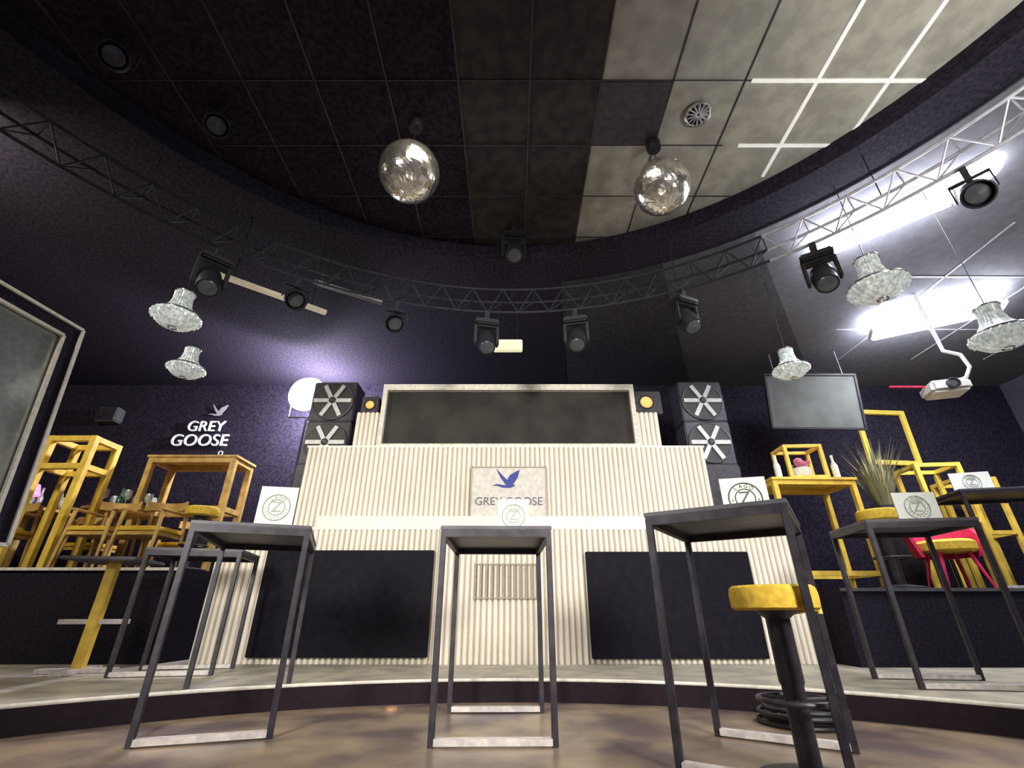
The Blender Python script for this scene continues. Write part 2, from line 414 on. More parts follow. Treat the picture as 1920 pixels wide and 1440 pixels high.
# ---------------------------------------------------------------- bar stools
def bar_stool(loc, rz, h, label, sr=0.19, pr=0.045):
    r = thing('bar_stool', loc, label, 'stool', rz, 'mustard round bar stools')
    MB().lathe([(sr*0.92, h-0.105), (sr*0.99, h-0.095), (sr, h-0.06), (sr, h-0.035), (sr*0.97, h-0.01), (sr*0.9, h), (0.0001, h+0.004)], 40).obj('seat', YEL, r, smooth=True)
    MB().lathe([(pr, 0.03), (pr, h*0.45), (pr*1.15, h*0.47), (pr*1.15, h-0.14), (sr*0.5, h-0.105)], 20).obj('pole', TABM, r, smooth=True)
    MB().lathe([(0.21, 0), (0.21, 0.012), (0.17, 0.022), (pr*1.2, 0.04)], 36).obj('base', TABM, r, smooth=True)
    b = MB(); b.torus((0, 0, 0.28), 0.15, 0.011, seg=32)
    for a in (0, 2*pi/3, 4*pi/3): b.tube((0, 0, 0.28), (0.15*math.cos(a), 0.15*math.sin(a), 0.28), 0.008)
    b.obj('footrest', TABM, r, smooth=True)
    b = MB(); b.tube((sr*0.3, 0, h-0.12), (sr+0.03, 0, h-0.10), 0.007); b.tube((sr+0.03, 0, h-0.12), (sr+0.03, 0, h-0.02), 0.012)
    b.obj('lever', WOODY, r)
    return r
bs = bar_stool((1.235, 2.42, 0), 0.1, 0.735, 'thick round mustard velvet bar stool under black table')
dup(bs, (4.18, 5.42, 0.85), 0.5, 'mustard bar stool on the podium beside wooden table', scale=1.12)
dup(bs, (-3.87, 5.92, 1.07), 1.5, 'mustard bar stool on the podium beside wooden frame', scale=1.0)
dup(bs, (-6.85, 5.83, 1.07), 2.5, 'mustard bar stool on the podium among wooden armchairs', scale=1.05)

# ---------------------------------------------------------------- wooden armchair
def armchair(loc, rz, label, wood=WOOD, seatm=YEL, name='armchair'):
    r = thing(name, loc, label, 'chair', rz, 'wooden armchairs on the podium')
    MB().box((0, 0, 0.44), (0.50, 0.48, 0.07), bev=0.02).obj('seat', seatm, r)
    for sx in (-1, 1):
        MB().tube((sx*0.23, -0.21, 0.66), (sx*0.25, -0.25, 0), 0.024, 0.017).obj('leg', wood, r, smooth=True)
        MB().tube((sx*0.22, 0.22, 0.80), (sx*0.24, 0.27, 0), 0.024, 0.017).obj('leg', wood, r, smooth=True)
        MB().box((sx*0.24, 0.0, 0.665), (0.055, 0.50, 0.03), bev=0.01).obj('armrest', wood, r)
    b = MB(); b.box((0, 0, 0.39), (0.47, 0.45, 0.035)); b.obj('seat_frame', wood, r)
    b = MB()
    n = 10
    for i in range(n):
        a0 = pi*(0.12+0.76*i/n); a1 = pi*(0.12+0.76*(i+1)/n)
        b.beam((0.27*math.cos(a0), 0.05+0.22*math.sin(a0), 0.78), (0.27*math.cos(a1), 0.05+0.22*math.sin(a1), 0.78), 0.03, 0.10)
    b.obj('backrest', wood, r)
    return r
ac = armchair((-6.30, 5.86, 1.07), 0.1, 'honey wood armchair with mustard seat on the podium')
for (x, y, z, a) in ((-4.99, 5.86, 1.07, 0.0), (-4.40, 5.86, 1.07, 0.0), (-7.75, 6.9, 1.07, 1.0),
                  (-4.9, 7.28, 1.07, 0.0), (-6.3, 7.33, 1.07, 3.1), (-7.45, 5.88, 1.07, 0.3)):
    dup(ac, (x, y, z), a)
dup(ac, (7.0, 6.15, 0.85), -0.8, 'honey wood armchair with mustard seat on far podium')
dup(ac, (7.75, 6.9, 0.85), -0.4, 'honey wood armchair with mustard seat on far podium')

r = thing('tub_chair', (4.95, 5.58, 0.85), 'crimson tub chair with mustard seat cushion on podium edge', 'chair', -0.25); r.scale = (1.12,)*3
b = MB()
N = 22; lo = []; hi = []; lo2 = []; hi2 = []
for i in range(N+1):
    a = -0.25+(pi+0.5)*i/N
    hgt = 0.50+0.26*max(0, math.sin(a))**0.7
    for (arr, rad, z) in ((lo, 0.27, 0.30), (hi, 0.34, hgt), (hi2, 0.30, hgt), (lo2, 0.23, 0.30)):
        arr.append(b.bm.verts.new((rad*math.cos(a), rad*math.sin(a)*0.95, z)))
for i in range(N):
    for A, B in ((lo, hi), (hi, hi2), (hi2, lo2), (lo2, lo)):
        b.bm.faces.new((A[i], A[i+1], B[i+1], B[i]))
for i in (0, N): b.bm.faces.new((lo[i], hi[i], hi2[i], lo2[i]))
b.obj('shell', RED, r, smooth=True)
MB().lathe([(0.22, 0.34), (0.25, 0.36), (0.25, 0.43), (0.22, 0.455), (0.001, 0.46)], 32).obj('seat', YEL, r, smooth=True)
for a in (0.8, 2.35, 3.9, 5.5):
    MB().tube((0.17*math.cos(a), 0.17*math.sin(a), 0.34), (0.26*math.cos(a), 0.26*math.sin(a), 0), 0.02, 0.012).obj('leg', RED, r, smooth=True)

def open_frame(loc, rz, w, l, h, t, m, label, name='open_wooden_frame', shelf=None, cat='shelf frame'):
    r = thing(name, loc, label, cat, rz)
    for sx in (-1, 1):
        for sy in (-1, 1):
            MB().box((sx*(w-t)/2, sy*(l-t)/2, h/2), (t, t, h-0.002), bev=0.004).obj('post', m, r)
    for z in ([h-t/2, t/2+0.02] if shelf is None else [h-t/2]+shelf):
        b = MB()
        for sy in (-1, 1): b.box((0, sy*(l-t)/2, z), (w-2*t+0.002, t*0.9, t*0.9))
        for sx in (-1, 1): b.box((sx*(w-t)/2, 0, z), (t*0.9, l-2*t+0.002, t*0.9))
        b.obj('rail', m, r)
    return r
f = open_frame((-4.45, 6.50, 1.07), 0.0, 1.22, 0.5, 1.50, 0.075, WOOD, 'tall open honey wood frame on podium', shelf=[0.80])
MB().box((0, 0, 1.515), (1.25, 0.53, 0.03)).obj('top', WOOD, f)
f = open_frame((-5.64, 5.86, 1.07), 0.0, 0.62, 0.45, 1.60, 0.075, WOODY, 'tall narrow yellow wood frame at podium edge', shelf=[1.2])
f = open_frame((3.78, 6.05, 0.85), 0.02, 1.05, 0.6, 1.27, 0.06, WOODY, 'tall yellow wood high table frame on podium', name='wooden_high_table', shelf=[0.18], cat='table')
MB().box((0, 0, 1.285), (1.08, 0.64, 0.03)).obj('tabletop', WOODY, f)
f = open_frame((3.85, 6.05, 2.151), -0.05, 0.50, 0.36, 0.48, 0.045, WOODY, 'yellow wooden lantern frame holding pink flower pot', name='wooden_lantern', cat='lantern')
fl = thing('flower_pot', (3.85, 6.05, 2.152), 'small pale pot of pink flowers inside wooden lantern', 'flower pot')
MB().lathe([(0.07, 0), (0.11, 0.02), (0.12, 0.19), (0.10, 0.19)], 20).obj('pot', PAPER, fl, smooth=True)
b = MB()
for i in range(26):
    a = random.random()*6.28; q = random.random()*0.12
    b.sphere((q*math.cos(a), q*math.sin(a), 0.22+random.random()*0.08), 0.03, u=8, v=6)
b.obj('flowers', PINKP, fl)
f = open_frame((6.15, 6.75, 0.85), -0.1, 0.62, 0.5, 1.72, 0.06, WOODY, 'tall yellow wood frame on far podium', shelf=[0.9])
f = open_frame((6.95, 7.1, 0.85), -0.1, 0.6, 0.5, 1.6, 0.06, WOODY, 'tall yellow wood frame beside another on podium', shelf=[0.8])

r = thing('pedestal_table', (-3.78, 4.72, 0.15), 'honey wood pedestal high table on raised walkway', 'table', 0.2)
MB().box((0, 0, 0.46), (0.085, 0.085, 0.88), bev=0.008).obj('post', WOODY, r)
MB().box((0, 0, 0.915), (0.60, 0.60, 0.03), bev=0.006).obj('tabletop', TABTOP, r)
MB().box((0, 0, 0.40), (0.55, 0.05, 0.04)).obj('foot_bar', BAR, r)
b = MB(); b.box((0, 0, 0.02), (0.6, 0.09, 0.035)); b.box((0, 0, 0.02), (0.09, 0.6, 0.034)); b.obj('base', BAR, r)

r = thing('round_table', (-5.55, 6.72, 1.07), 'round honey wood table with glassware on podium', 'table')
MB().lathe([(0.44, 0.80), (0.46, 0.81), (0.46, 0.845), (0.44, 0.85)], 40).obj('tabletop', WOOD, r, smooth=True)
MB().lathe([(0.25, 0), (0.24, 0.03), (0.05, 0.06), (0.04, 0.80)], 24).obj('pedestal', WOOD, r, smooth=True)
r2 = dup(r, (-6.8, 6.65, 1.07), 0, 'round honey wood table with bottles on podium')
def bottle(loc, m, label):
    o = MB().lathe([(0.038, 0), (0.04, 0.01), (0.04, 0.19), (0.015, 0.25), (0.014, 0.31), (0.017, 0.31), (0.017, 0.33)], 16).obj('bottle', m, None, loc, smooth=True)
    return tag(o, label, 'bottle', 'bottles on podium tables')
def glass(loc):
    o = MB().lathe([(0.045, 0), (0.045, 0.006), (0.006, 0.012), (0.006, 0.10), (0.04, 0.13), (0.052, 0.19), (0.044, 0.24)], 16).obj('wine_glass', GLASS, None, loc, smooth=True)
    return tag(o, 'clear stemmed wine glass on round wooden table', 'glass', 'wine glasses on podium tables')
for i in range(7):
    a = i*0.9; glass((-5.55+0.32*math.cos(a), 6.72+0.32*math.sin(a), 1.92))
for i in range(3): glass((-6.8+0.33*math.cos(i*1.25), 6.65+0.33*math.sin(i*1.25), 1.92))
bottle((-5.45, 6.76, 1.92), GLASS, 'clear glass bottle on round wooden table'); bottle((-5.66, 6.74, 1.92), GLASSG, 'dark green glass bottle on round wooden table')
bottle((-6.80, 6.72, 1.92), GLASS, 'clear glass bottle on round wooden table')
r = thing('table_lamp', (-6.72, 6.45, 1.92), 'small pink glowing table lamp on round wooden table', 'lamp')
MB().lathe([(0.08, 0), (0.08, 0.015), (0.012, 0.03), (0.012, 0.2)], 16).obj('stem', DSTEEL, r, smooth=True)
MB().lathe([(0.13, 0.17), (0.13, 0.18), (0.09, 0.32), (0.0001, 0.33)], 24).obj('lamp_shade', PINK, r, smooth=True)
for x in (4.2, 3.45):
    bottle((x, 5.9, 2.151), PAPER, 'small pale bottle on yellow wooden table')

r = thing('potted_grass', (5.25, 6.6, 0.85), 'tall feathery dried reed grass in dark pot', 'plant')
MB().lathe([(0.16, 0), (0.20, 0.05), (0.22, 1.1), (0.19, 1.1)], 24).obj('pot', TABM, r, smooth=True)
b = MB()
for i in range(150):
    a = random.random()*2*pi; l = 0.5+random.random()*0.5; sp = random.random()*0.45
    p0 = Vector((0.08*math.cos(a), 0.08*math.sin(a), 1.08)); p1 = p0+Vector((sp*0.4*math.cos(a), sp*0.4*math.sin(a), l*0.6)); p2 = p0+Vector((sp*math.cos(a), sp*math.sin(a), l))
    s_ = Vector((-math.sin(a), math.cos(a), 0))*0.008
    vs = [b.bm.verts.new(q) for q in (p0-s_, p0+s_, p1+s_, p1-s_)]; b.bm.faces.new(vs)
    v2 = b.bm.verts.new(p2); b.bm.faces.new((vs[3], vs[2], v2))
b.obj('leaves', GREEN, r, recalc=False)['kind'] = 'stuff'

# ---------------------------------------------------------------- speaker stacks with white spokes
def spoke_speaker(loc, label, s=0.66):
    r = thing('speaker_cabinet', loc, label, 'speaker', 0, 'black speaker cabinets with spoked grilles')
    MB().box((0, 0.0, s/2), (s, 0.4, s-0.01), bev=0.015).obj('cabinet', TABM, r)
    Mx = Matrix.Translation((0, -0.21, s/2)) @ Matrix.Rotation(pi/2, 4, 'X')
    MB().lathe([(s*0.44, 0.0), (s*0.44, 0.006)], 40, M=Mx).obj('driver', RUBBER, r)
    b = MB(); b.torus((0, -0.215, s/2), s*0.45, 0.014, seg=40, M=Matrix.Rotation(pi/2, 4, 'X')); b.obj('rim', TABTOP, r, smooth=True)
    b = MB()
    for i in range(6):
        a = i*pi/3
        c = (math.cos(a)*s*0.235, -0.23, s/2+math.sin(a)*s*0.235)
        b.box(c, (s*0.38, 0.02, 0.06), rot=(0, -a, 0))
    b.obj('spokes', WHITEP, r)
    MB().lathe([(0.05, 0), (0.05, 0.03), (0.03, 0.04)], 20, M=Matrix.Translation((0, -0.225, s/2)) @ Matrix.Rotation(pi/2, 4, 'X')).obj('hub', TABM, r)
    return r
for sx in (2.87, -2.70):
    tag(MB().box((0, 0, 1.175), (0.66, 0.5, 2.35), bev=0.02).obj('subwoofer', TABM, None, (sx, 6.6, 0.15)), 'tall plain black subwoofer cabinet behind the booth', 'speaker')
    spoke_speaker((sx, 6.6, 2.501), 'square black speaker with white spokes stacked lower')
    spoke_speaker((sx, 6.6, 3.160), 'square black speaker with white spokes stacked upper')
for sx, w, h, gl in ((1.86, 0.42, 0.34, 0.085), (-1.96, 0.24, 0.26, 0.06)):
    r = thing('monitor_speaker', (sx, 6.0, 3.066), 'small black monitor speaker with warm amber driver on booth', 'speaker', 0, 'monitor speakers on the booth')
    MB().box((0, 0, h/2), (w, 0.26, h), bev=0.012).obj('cabinet', TABM, r)
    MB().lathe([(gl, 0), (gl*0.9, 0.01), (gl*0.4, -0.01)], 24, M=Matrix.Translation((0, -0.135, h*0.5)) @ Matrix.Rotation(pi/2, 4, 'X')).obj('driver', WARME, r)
    MB().torus((0, -0.135, h*0.5), gl+0.012, 0.008, seg=28, M=Matrix.Rotation(pi/2, 4, 'X')).obj('surround', DSTEEL, r)

# ---------------------------------------------------------------- circular truss
tr = thing('circular_truss', (CX, CY, 3.65), 'circular metal lighting truss hung above the dance floor', 'truss')
P = lambda R, t, z: (R*math.cos(t), R*math.sin(t), z)
for (d0, d1, mm, rr, n, lab) in ((-25, 52, TRUSSLIT, 0.015, 15, 'truss section with tube light put in its colour'), (52, 205, STEEL, 0.013, 31, 'truss section darkened to look unlit')):
    A0, A1 = math.radians(d0), math.radians(d1)
    for R, z in ((4.02, 0.0), (3.90, 0.22), (4.14, 0.22)):
        MB().torus((0, 0, z), R, rr, seg=80, rs=8, a0=A0, a1=A1).obj('chord', mm, tr, smooth=True, label=lab)
    b = MB()
    for i in range(n):
        t0 = A0+(A1-A0)*i/n; t1 = A0+(A1-A0)*(i+0.5)/n; t2 = A0+(A1-A0)*(i+1)/n
        b.tube(P(3.9, t0, 0.22), P(4.02, t1, 0), 0.007, seg=6); b.tube(P(4.02, t1, 0), P(3.9, t2, 0.22), 0.007, seg=6)
        b.tube(P(4.14, t0, 0.22), P(4.02, t1, 0), 0.007, seg=6); b.tube(P(3.9, t0, 0.22), P(4.14, t0, 0.22), 0.007, seg=6)
    b.obj('lacing', mm, tr, label=lab)
A0, A1 = math.radians(-25), math.radians(205)
for k in range(9):
    t = A0+(A1-A0)*(k+0.5)/9; MB().tube((4.14*math.cos(t), 4.14*math.sin(t), 0.22), (4.14*math.cos(t), 4.14*math.sin(t), 0.752), 0.005, seg=6).obj('hanger', DSTEEL, tr)

def moving_head(loc, rz, tilt, label):
    r = thing('moving_head_light', loc, label, 'stage light', rz, 'stage lights on the circular truss')
    b = MB(); b.box((0, 0, -0.04), (0.05, 0.07, 0.15)); b.obj('clamp', STEEL, r)
    MB().box((0, 0, -0.125), (0.26, 0.18, 0.07), bev=0.015).obj('base', DSTEEL, r)
    b = MB(); b.box((-0.12, 0, -0.27), (0.03, 0.09, 0.24), bev=0.01); b.box((0.12, 0, -0.27), (0.03, 0.09, 0.24), bev=0.01); b.box((0, 0, -0.168), (0.24, 0.08, 0.02)); b.obj('yoke', DSTEEL, r)
    Mh = Matrix.Translation((0, 0, -0.34)) @ Matrix.Rotation(tilt, 4, 'X')
    MB().lathe([(0.06, -0.13), (0.09, -0.10), (0.10, 0.0), (0.095, 0.10), (0.09, 0.14)], 24, M=Mh).obj('head', DSTEEL, r, smooth=True)
    MB().lathe([(0.078, -0.0), (0.07, 0.012), (0.0001, 0.022)], 24, M=Mh @ Matrix.Translation((0, 0, 0.135))).obj('lens', LENS, r, smooth=True)
    return r
def par_can(loc, rz, tilt, label):
    r = thing('par_light', loc, label, 'stage light', rz, 'stage lights on the circular truss')
    b = MB(); b.box((0, 0, -0.03), (0.04, 0.05, 0.12)); b.box((0, 0, -0.085), (0.24, 0.03, 0.012)); b.box((-0.115, 0, -0.16), (0.01, 0.03, 0.15)); b.box((0.115, 0, -0.16), (0.01, 0.03, 0.15)); b.obj('yoke', STEEL, r)
    Mh = Matrix.Translation((0, 0, -0.22)) @ Matrix.Rotation(tilt, 4, 'X')
    MB().lathe([(0.05, -0.13), (0.075, -0.10), (0.095, -0.03), (0.10, 0.12), (0.09, 0.12), (0.085, 0.03)], 24, M=Mh).obj('can', DSTEEL, r, smooth=True)
    MB().lathe([(0.085, 0), (0.07, 0.02), (0.0001, 0.03)], 20, M=Mh @ Matrix.Translation((0, 0, 0.05))).obj('lens', LENS, r, smooth=True)
    return r
def tp(deg, R=4.02, z=3.605): t = math.radians(deg); return (CX+R*math.cos(t), CY+R*math.sin(t), z)
mh = moving_head(tp(94), 0.2, 2.6, 'black moving head light clamped under the truss')
for d, a in ((80, -0.2), (64, 0.4), (47, -0.6), (132, 0.8)): dup(mh, tp(d), a)
pc = par_can(tp(108), 0.3, 2.3, 'dark par can light clamped under the truss')
for d, a in ((122, 0.7), (32, -0.9)): dup(pc, tp(d), a)
for (x, y) in ((-3.0, 2.05), (-2.55, 2.6)):
    dup(pc, (x, y, 4.60), 0.8, 'dark par can light fixed to black ceiling')
dup(mh, (0.02, 4.02, 4.60), 0.1, 'slim dark stage light fixed to ceiling')

def rail(a, b_, m, label, m2, top):
    a = Vector(a); b_ = Vector(b_); d = b_-a
    r = thing('light_rail', (a+b_)/2, label, 'light rail', math.atan2(d.y, d.x), 'linear rails under the truss'); L = d.length; hh = top-a.z
    MB().box((0, 0, 0), (L, 0.06, 0.045), bev=0.006).obj('housing', m, r)
    MB().box((0, -0.035, -0.005), (L*0.98, 0.012, 0.03)).obj('diffuser', m2, r)
    for x in (-L*0.35, L*0.35): MB().box((x, 0, hh/2+0.01), (0.012, 0.012, hh-0.02)).obj('bracket', DSTEEL, r)
rail((-2.90, 3.57, 3.588), (-2.05, 4.24, 3.588), BEIGE, 'long beige linear light rail hung behind truss', BEIGE, 4.40)
rail((-2.25, 4.22, 4.00), (-1.58, 4.62, 4.00), TABTOP, 'dark linear rail hung behind the truss', TBAR, 4.40)

r = thing('emergency_light', (-0.05, 5.0, 3.62), 'cream rectangular emergency light hung from the ceiling', 'emergency light')
MB().box((0, 0, 0), (0.36, 0.08, 0.15), bev=0.01).obj('housing', CREAM, r)
for x in (-0.12, 0.12): MB().tube((x, 0, 0.07), (x, 0, 0.782), 0.004, seg=6).obj('cable', RUBBER, r)

# ---------------------------------------------------------------- disco balls
def disco(loc, rad, label, top=4.60):
    r = thing('disco_ball', loc, label, 'disco ball', 0, 'mirror balls above the dance floor')
    b = MB(); b.sphere((0, 0, 0), rad, u=52, v=30)
    for vv in b.bm.verts: vv.co += Vector((random.uniform(-1, 1), random.uniform(-1, 1), random.uniform(-1, 1)))*rad*0.006
    b.obj('ball', BALLM, r)
    MB().tube((0, 0, rad*0.98), (0, 0, rad+0.04), 0.04).obj('cap', CHROME, r)
    MB().tube((0, 0, rad+0.04), (0, 0, top-loc[2]-0.10), 0.004, seg=6).obj('chain', STEEL, r)
    b = MB(); b.lathe([(0.06, -0.12), (0.065, -0.11), (0.065, -0.03), (0.03, -0.02), (0.03, 0)], 20, M=Matrix.Translation((0, 0, top-loc[2]))); b.obj('motor', DSTEEL, r, smooth=True)
disco((-0.86, 2.70, 3.93), 0.25, 'mirrored disco ball with bright tiles hung from black ceiling')
disco((1.32, 2.90, 3.99), 0.245, 'mirrored disco ball hung below grey ceiling tiles')

# ---------------------------------------------------------------- chandeliers
def chandelier(loc, sc, label, top=4.40):
    r = thing('chandelier', loc, label, 'chandelier', 0, 'crystal bell chandeliers'); r.scale = (sc,)*3
    MB().lathe([(0.085, 0.24), (0.082, 0.16), (0.095, 0.08), (0.135, 0.02), (0.20, -0.03)], 96, flute=24, famp=0.05).obj('crystal_bell', CRYS, r)
    b = MB(); b.lathe([(0.20, -0.04), (0.185, -0.09), (0.14, -0.14), (0.07, -0.17), (0.0001, -0.175)], 96, flute=24, famp=0.05); b.obj('crystal_bowl', CRYS, r)
    for z, R, q in ((-0.035, 0.205, 0.012), (0.24, 0.088, 0.010), (-0.175, 0.035, 0.010)):
        MB().torus((0, 0, z), R, q, seg=40).obj('ring', CHROME, r, smooth=True)
    b = MB(); b.torus((0, 0, -0.052), 0.212, 0.006, seg=48, rs=6)
    for i in range(24):
        a = 2*pi*i/24; b.sphere((0.212*math.cos(a), 0.212*math.sin(a), -0.062), 0.015, sc=(1, 1, 1.5), u=8, v=6)
    b.obj('crystal_drops', CRYS, r)
    MB().tube((0, 0, 0.24), (0, 0, (top-loc[2])/sc), 0.004, seg=6).obj('cord', RUBBER, r)
    return r
chandelier((3.165, 3.23, 3.20), 1.03, 'bright crystal bell chandelier near fluorescent light', 4.40)
chandelier((4.02, 3.24, 2.71), 0.95, 'crystal bell chandelier before charcoal wall', 4.385)
chandelier((3.2, 4.70, 3.17), 0.88, 'crystal bell chandelier beside hanging grey screen', 4.385)
chandelier((-3.04, 3.5, 3.07), 0.90, 'crystal bell chandelier against black wall, higher one')
chandelier((-3.55, 4.46, 3.05), 0.84, 'crystal bell chandelier against black wall, lower one')

# ---------------------------------------------------------------- fluorescent fixtures
def fluoro(a, b_, w, label):
    a = Vector(a); b_ = Vector(b_); d = b_-a; L = d.length
    r = thing('fluorescent_light', (a+b_)/2, label, 'light', math.atan2(d.y, d.x), 'fluorescent ceiling lights')
    for x in (-L*0.36, L*0.36): MB().tube((x, 0, 0.04), (x, 0, 4.385-a.z), 0.008).obj('hanger', WHITEP, r)
    MB().box((0, 0, 0.045), (L, w*0.35, 0.04), bev=0.008).obj('housing', WHITEP, r)
    MB().box((0, 0, 0.0), (L*0.98, w, 0.06), bev=0.025).obj('diffuser', TUBE, r)  # made wide to take in the glow around the tube
    for x in (-L/2, L/2): MB().box((x, 0, 0.0), (0.02, w*1.02, 0.065), bev=0.006).obj('end_cap', WHITEP, r)
fluoro((3.40, 4.03, 4.22), (4.26, 3.21, 4.22), 0.22, 'glaring white fluorescent batten below the ceiling')
fluoro((5.12, 5.63, 4.18), (6.36, 4.94, 4.18), 0.32, 'glaring white fluorescent batten near the rear wall')
r = thing('ceiling_spotlight', (4.42, 3.02, 4.385), 'bright round ceiling spotlight beside fluorescent batten', 'light')
MB().lathe([(0.12, -0.06), (0.13, -0.05), (0.13, 0)], 28).obj('housing', WHITEP, r, smooth=True)
MB().lathe([(0.0001, -0.11), (0.10, -0.095), (0.14, -0.055)], 28).obj('lens', TUBE, r, smooth=True)

# ---------------------------------------------------------------- big stage spotlight
r = thing('stand_spotlight', (-3.29, 6.9, 0.15), 'glaring white spotlight on tall black tripod stand', 'spotlight')
zl = 3.62
ML = Matrix.Translation((0, -0.16, zl)) @ Matrix.Rotation(pi/2, 4, 'X')
MB().lathe([(0.0001, 0.17), (0.14, 0.145), (0.24, 0.08), (0.29, 0.0)], 40, M=ML).obj('lens', SPOTE, r, smooth=True)  # lens enlarged so its shape takes in the lamp's glare
MB().lathe([(0.08, -0.12), (0.14, -0.10), (0.22, -0.04), (0.275, -0.002)], 40, M=ML).obj('housing', DSTEEL, r, smooth=True)
b = MB(); b.box((0, 0.0, zl-0.34), (0.60, 0.03, 0.012)); b.box((-0.295, 0.0, zl-0.17), (0.012, 0.03, 0.35)); b.box((0.295, 0.0, zl-0.17), (0.012, 0.03, 0.35)); b.obj('yoke', DSTEEL, r)
MB().tube((0, 0.0, 0.3), (0, 0.0, zl-0.34), 0.018).obj('pole', TABM, r)
for k in range(3):
    a = k*2*pi/3+pi/2; MB().tube((0, 0.0, 0.9), (0.22*math.cos(a), 0.25*math.sin(a), 0.01), 0.012).obj('leg', TABM, r)

# ---------------------------------------------------------------- hanging screen, frame, projector
r = thing('hanging_screen', (4.62, 6.5, 3.53), 'grey projection screen in thin black frame hung tilted', 'screen', rot=(0.12, math.radians(3), math.radians(-6)))
MB().box((0, 0, 0), (1.28, 0.03, 0.84)).obj('screen_surface', GREYSCR, r)
b = MB()
for c, d in (((0, -0.01, 0.43), (1.34, 0.05, 0.03)), ((0, -0.01, -0.43), (1.34, 0.05, 0.03)), ((0.655, -0.01, 0), (0.03, 0.05, 0.86)), ((-0.655, -0.01, 0), (0.03, 0.05, 0.86))): b.box(c, d)
b.obj('frame', DSTEEL, r)
for x in (-0.5, 0.5): MB().tube((x, 0, 0.43), (x, 0.1, 0.87), 0.006).obj('hanging_cable', TBAR, r)
r = thing('picture_frame', (6.53, 7.66, 3.37), 'empty bright yellow wooden frame hung on charcoal wall', 'frame', rot=(0, math.radians(2), 0))
b = MB(); t = 0.075
for c, d in (((0, 0, 0.5-t/2), (0.88, 0.05, t)), ((0, 0, -0.5+t/2), (0.88, 0.05, t)), ((0.44-t/2, 0, 0), (t, 0.05, 1.0-2*t+0.002)), ((-0.44+t/2, 0, 0), (t, 0.05, 1.0-2*t+0.002))): b.box(c, d)
b.obj('moulding', mat('yellow_wood_with_glow', (0.95, 0.72, 0.12), 0.5, emis=(1, 0.75, 0.15), estr=0.12), r)  # wood given a faint glow of its own, though no lamp
r = thing('projector', (5.18, 5.0, 3.02), 'white ceiling projector hung on a bent tube arm', 'projector', -0.3)
MB().box((0, 0, 0), (0.40, 0.32, 0.15), bev=0.035).obj('body', WHITEP, r)
MB().lathe([(0.06, -0.02), (0.065, 0.03), (0.05, 0.035), (0.04, 0.015)], 24, M=Matrix.Translation((0, -0.17, 0)) @ Matrix.Rotation(pi/2, 4, 'X')).obj('lens', TABM, r, smooth=True)
b = MB(); pts = [(0.1, 0, 0.07), (0.25, 0, 0.12), (0.33, 0, 0.25), (0.30, 0, 0.42), (0.15, 0, 0.5), (0.12, 0, 1.365)]
for p, q in zip(pts, pts[1:]): b.tube(p, q, 0.02); b.sphere(q, 0.02, u=10, v=8)
b.obj('mount_arm', WHITEP, r, smooth=True)
MB().box((-0.36, 0.0, 0.08), (0.36, 0.03, 0.02), rot=(0, 0.15, 0)).obj('red_bracket', RED, r)

# ---------------------------------------------------------------- large framed mirror
r = thing('framed_mirror', (-4.35, 3.20, 1.12), 'large leaning mirror in dark frame with silver edging', 'mirror', rot=(0, math.radians(-7), math.radians(-6)))
b = MB(); L = 1.75; Hh = 2.15; t = 0.16
for c, d in (((0, 0, Hh-t/2), (0.08, L, t)), ((0, 0, t/2), (0.08, L, t)), ((0, L/2-t/2, Hh/2), (0.08, t, Hh-2*t)), ((0, -L/2+t/2, Hh/2), (0.08, t, Hh-2*t))): b.box(c, d)
b.obj('frame', PODM, r)
for (l2, h0, h1) in ((L/2, 0.0, Hh), (L/2-t, t, Hh-t)):
    e = 0.03; b = MB()
    b.box((0.045, 0, h1), (0.03, 2*l2, e)); b.box((0.045, 0, h0), (0.03, 2*l2, e)); b.box((0.045, l2, (h0+h1)/2), (0.03, e, h1-h0)); b.box((0.045, -l2, (h0+h1)/2), (0.03, e, h1-h0))
    b.obj('edging', FRAMEW, r)
MB().box((0.0, 0, Hh/2), (0.03, L-2*t, Hh-2*t)).obj('mirror_glass', MIRR, r)
for y in (-0.65, 0.65):
    MB().tube((-0.06, y, 1.5), (-0.62, y, -0.93), 0.02).obj('stand_leg', TABM, r)
    MB().box((0, y, -0.47), (0.06, 0.06, 0.95)).obj('stand_post', TABM, r)

r = thing('wall_sign', (-5.4, 7.68, 3.30), 'white raised wall lettering with flying bird emblem', 'sign')
Mx = Matrix.Rotation(pi/2, 4, 'X')
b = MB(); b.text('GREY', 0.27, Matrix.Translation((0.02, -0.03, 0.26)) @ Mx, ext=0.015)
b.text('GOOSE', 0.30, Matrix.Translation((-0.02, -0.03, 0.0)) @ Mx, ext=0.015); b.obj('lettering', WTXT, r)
b = MB(); goose(b, 0.15, 0.55, 0.13, -0.02); b.obj('bird_emblem', TBAR, r)
b = MB(); b.torus((0.40, -0.02, -0.22), 0.035, 0.008, seg=16, M=Mx); b.obj('small_mark', WTXT, r)
r = thing('wall_speaker', (-7.1, 7.6, 3.75), 'small grey wall-mounted speaker on black wall', 'speaker')
MB().box((0, 0, 0), (0.36, 0.2, 0.26), bev=0.02).obj('cabinet', GREYSCR, r)
MB().box((0, -0.105, 0), (0.32, 0.01, 0.22)).obj('grille', TABM, r)

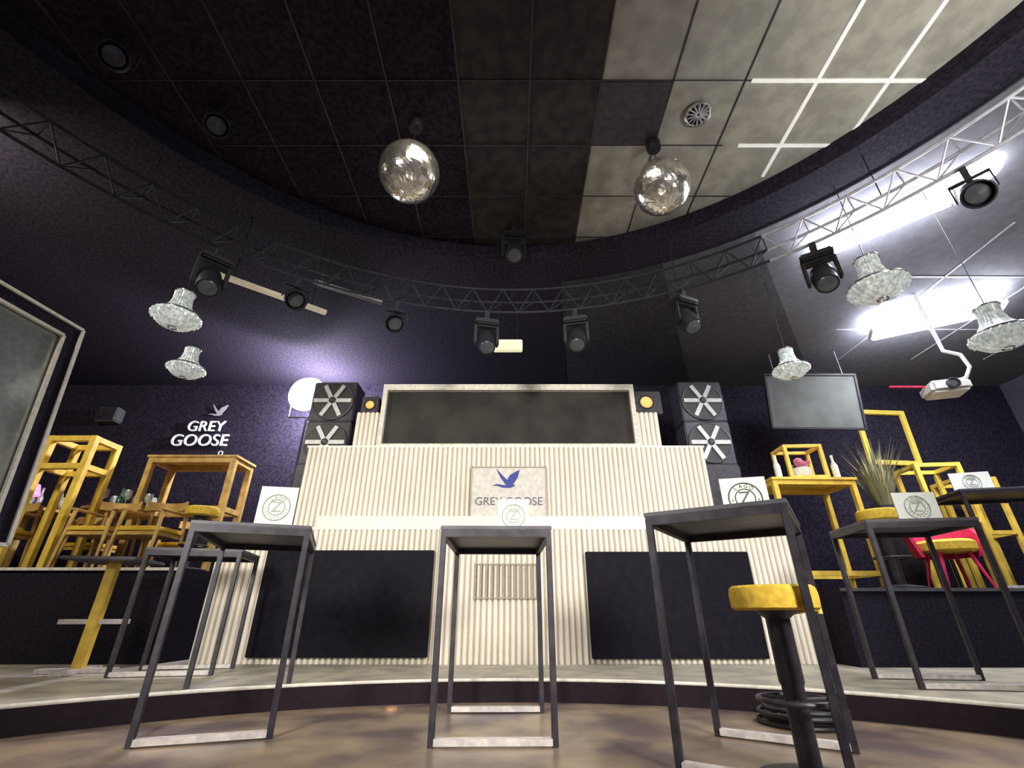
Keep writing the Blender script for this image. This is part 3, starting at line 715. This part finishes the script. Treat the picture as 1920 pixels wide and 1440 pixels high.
o = MB().lathe([(0.05, 0), (0.05, 0.006), (0.045, 0.018), (0.036, 0.022), (0.0001, 0.024)], 20).obj('floor_puck', ORANGE, None, (-0.86, 3.98, 0.0), smooth=True); tag(o, 'flat dull orange plastic puck on dance floor', 'puck')
b = MB()
for i, (rr, z) in enumerate(((0.24, 0.014), (0.22, 0.038), (0.25, 0.06), (0.20, 0.015), (0.23, 0.085))): b.torus((0.01*i, 0, z), rr, 0.013, seg=40)
o = b.obj('coiled_cable', RUBBER, None, (1.80, 3.52, 0.0), smooth=True); tag(o, 'coil of black cable on dance floor', 'cable')

# ---------------------------------------------------------------- lights
def area(loc, tgt, size, power, col):
    l = bpy.data.lights.new('area', 'AREA'); l.energy = power; l.color = col; l.size = size
    o = bpy.data.objects.new('area_lamp', l); COL.objects.link(o); o.location = loc
    o.rotation_euler = (Vector(tgt)-Vector(loc)).to_track_quat('-Z', 'Y').to_euler(); return o
def spot(loc, tgt, power, col, ang, blend=0.8, rad=0.15):
    l = bpy.data.lights.new('spot', 'SPOT'); l.energy = power; l.color = col; l.spot_size = math.radians(ang); l.spot_blend = blend; l.shadow_soft_size = rad
    o = bpy.data.objects.new('spot_lamp', l); COL.objects.link(o); o.location = loc
    o.rotation_euler = (Vector(tgt)-Vector(loc)).to_track_quat('-Z', 'Y').to_euler(); return o
spot((-2.4, -1.5, 2.5), (-0.7, 5.6, 1.35), 1200, (1, 0.96, 0.88), 56, 0.5, 0.5)
spot((2.4, -1.5, 2.5), (0.7, 5.6, 1.35), 1200, (1, 0.96, 0.88), 56, 0.5, 0.5)
spot((3.3, 1.1, 2.6), (3.3, 2.2, 4.6), 190, (1, 0.98, 0.90), 112, 1.0, 0.3)  # unseen uplight added to brighten the right-hand ceiling tiles
spot((-0.2, 1.2, 1.0), (-0.86, 2.70, 3.93), 60, (1, 0.95, 0.85), 13, 0.6, 0.1)  # pair of unseen spots added to light the mirror balls from below
spot((0.8, 1.3, 1.0), (1.32, 2.90, 3.99), 60, (1, 0.95, 0.85), 13, 0.6, 0.1)
def point(loc, e, col, r):
    pt = bpy.data.lights.new('point', 'POINT'); pt.energy = e; pt.color = col; pt.shadow_soft_size = r
    o = bpy.data.objects.new('added_halo_lamp', pt); COL.objects.link(o); o.location = loc
point((-3.29, 7.14, 3.79), 480, (0.86, 0.82, 1), 0.08)  # lamp added behind the stand spotlight to throw a halo on the wall
area((-5.0, 2.2, 4.3), (-5.4, 6.0, 1.4), 1.0, 190, (1, 0.92, 0.76))
area((5.6, 2.5, 4.3), (5.0, 6.0, 1.4), 1.0, 40, (1, 0.95, 0.88))
area((0, 1.5, 4.3), (0, 3.0, 0), 1.5, 50, (1, 0.90, 0.78))

w = bpy.data.worlds.new('World'); S.world = w; w.use_nodes = True
w.node_tree.nodes['Background'].inputs['Color'].default_value = (0.78, 0.68, 1.0, 1)
w.node_tree.nodes['Background'].inputs['Strength'].default_value = 0.14

S.view_settings.view_transform = 'Standard'
S.view_settings.look = 'None'
cd = bpy.data.cameras.new('camera'); cam = bpy.data.objects.new('camera', cd); COL.objects.link(cam)
cam.location = (0, 0, 0.617); cam.rotation_euler = (math.radians(90+26.3), 0, 0)
cd.sensor_width = 36; cd.lens = 870/1920*36; cd.clip_start = 0.05
S.camera = cam
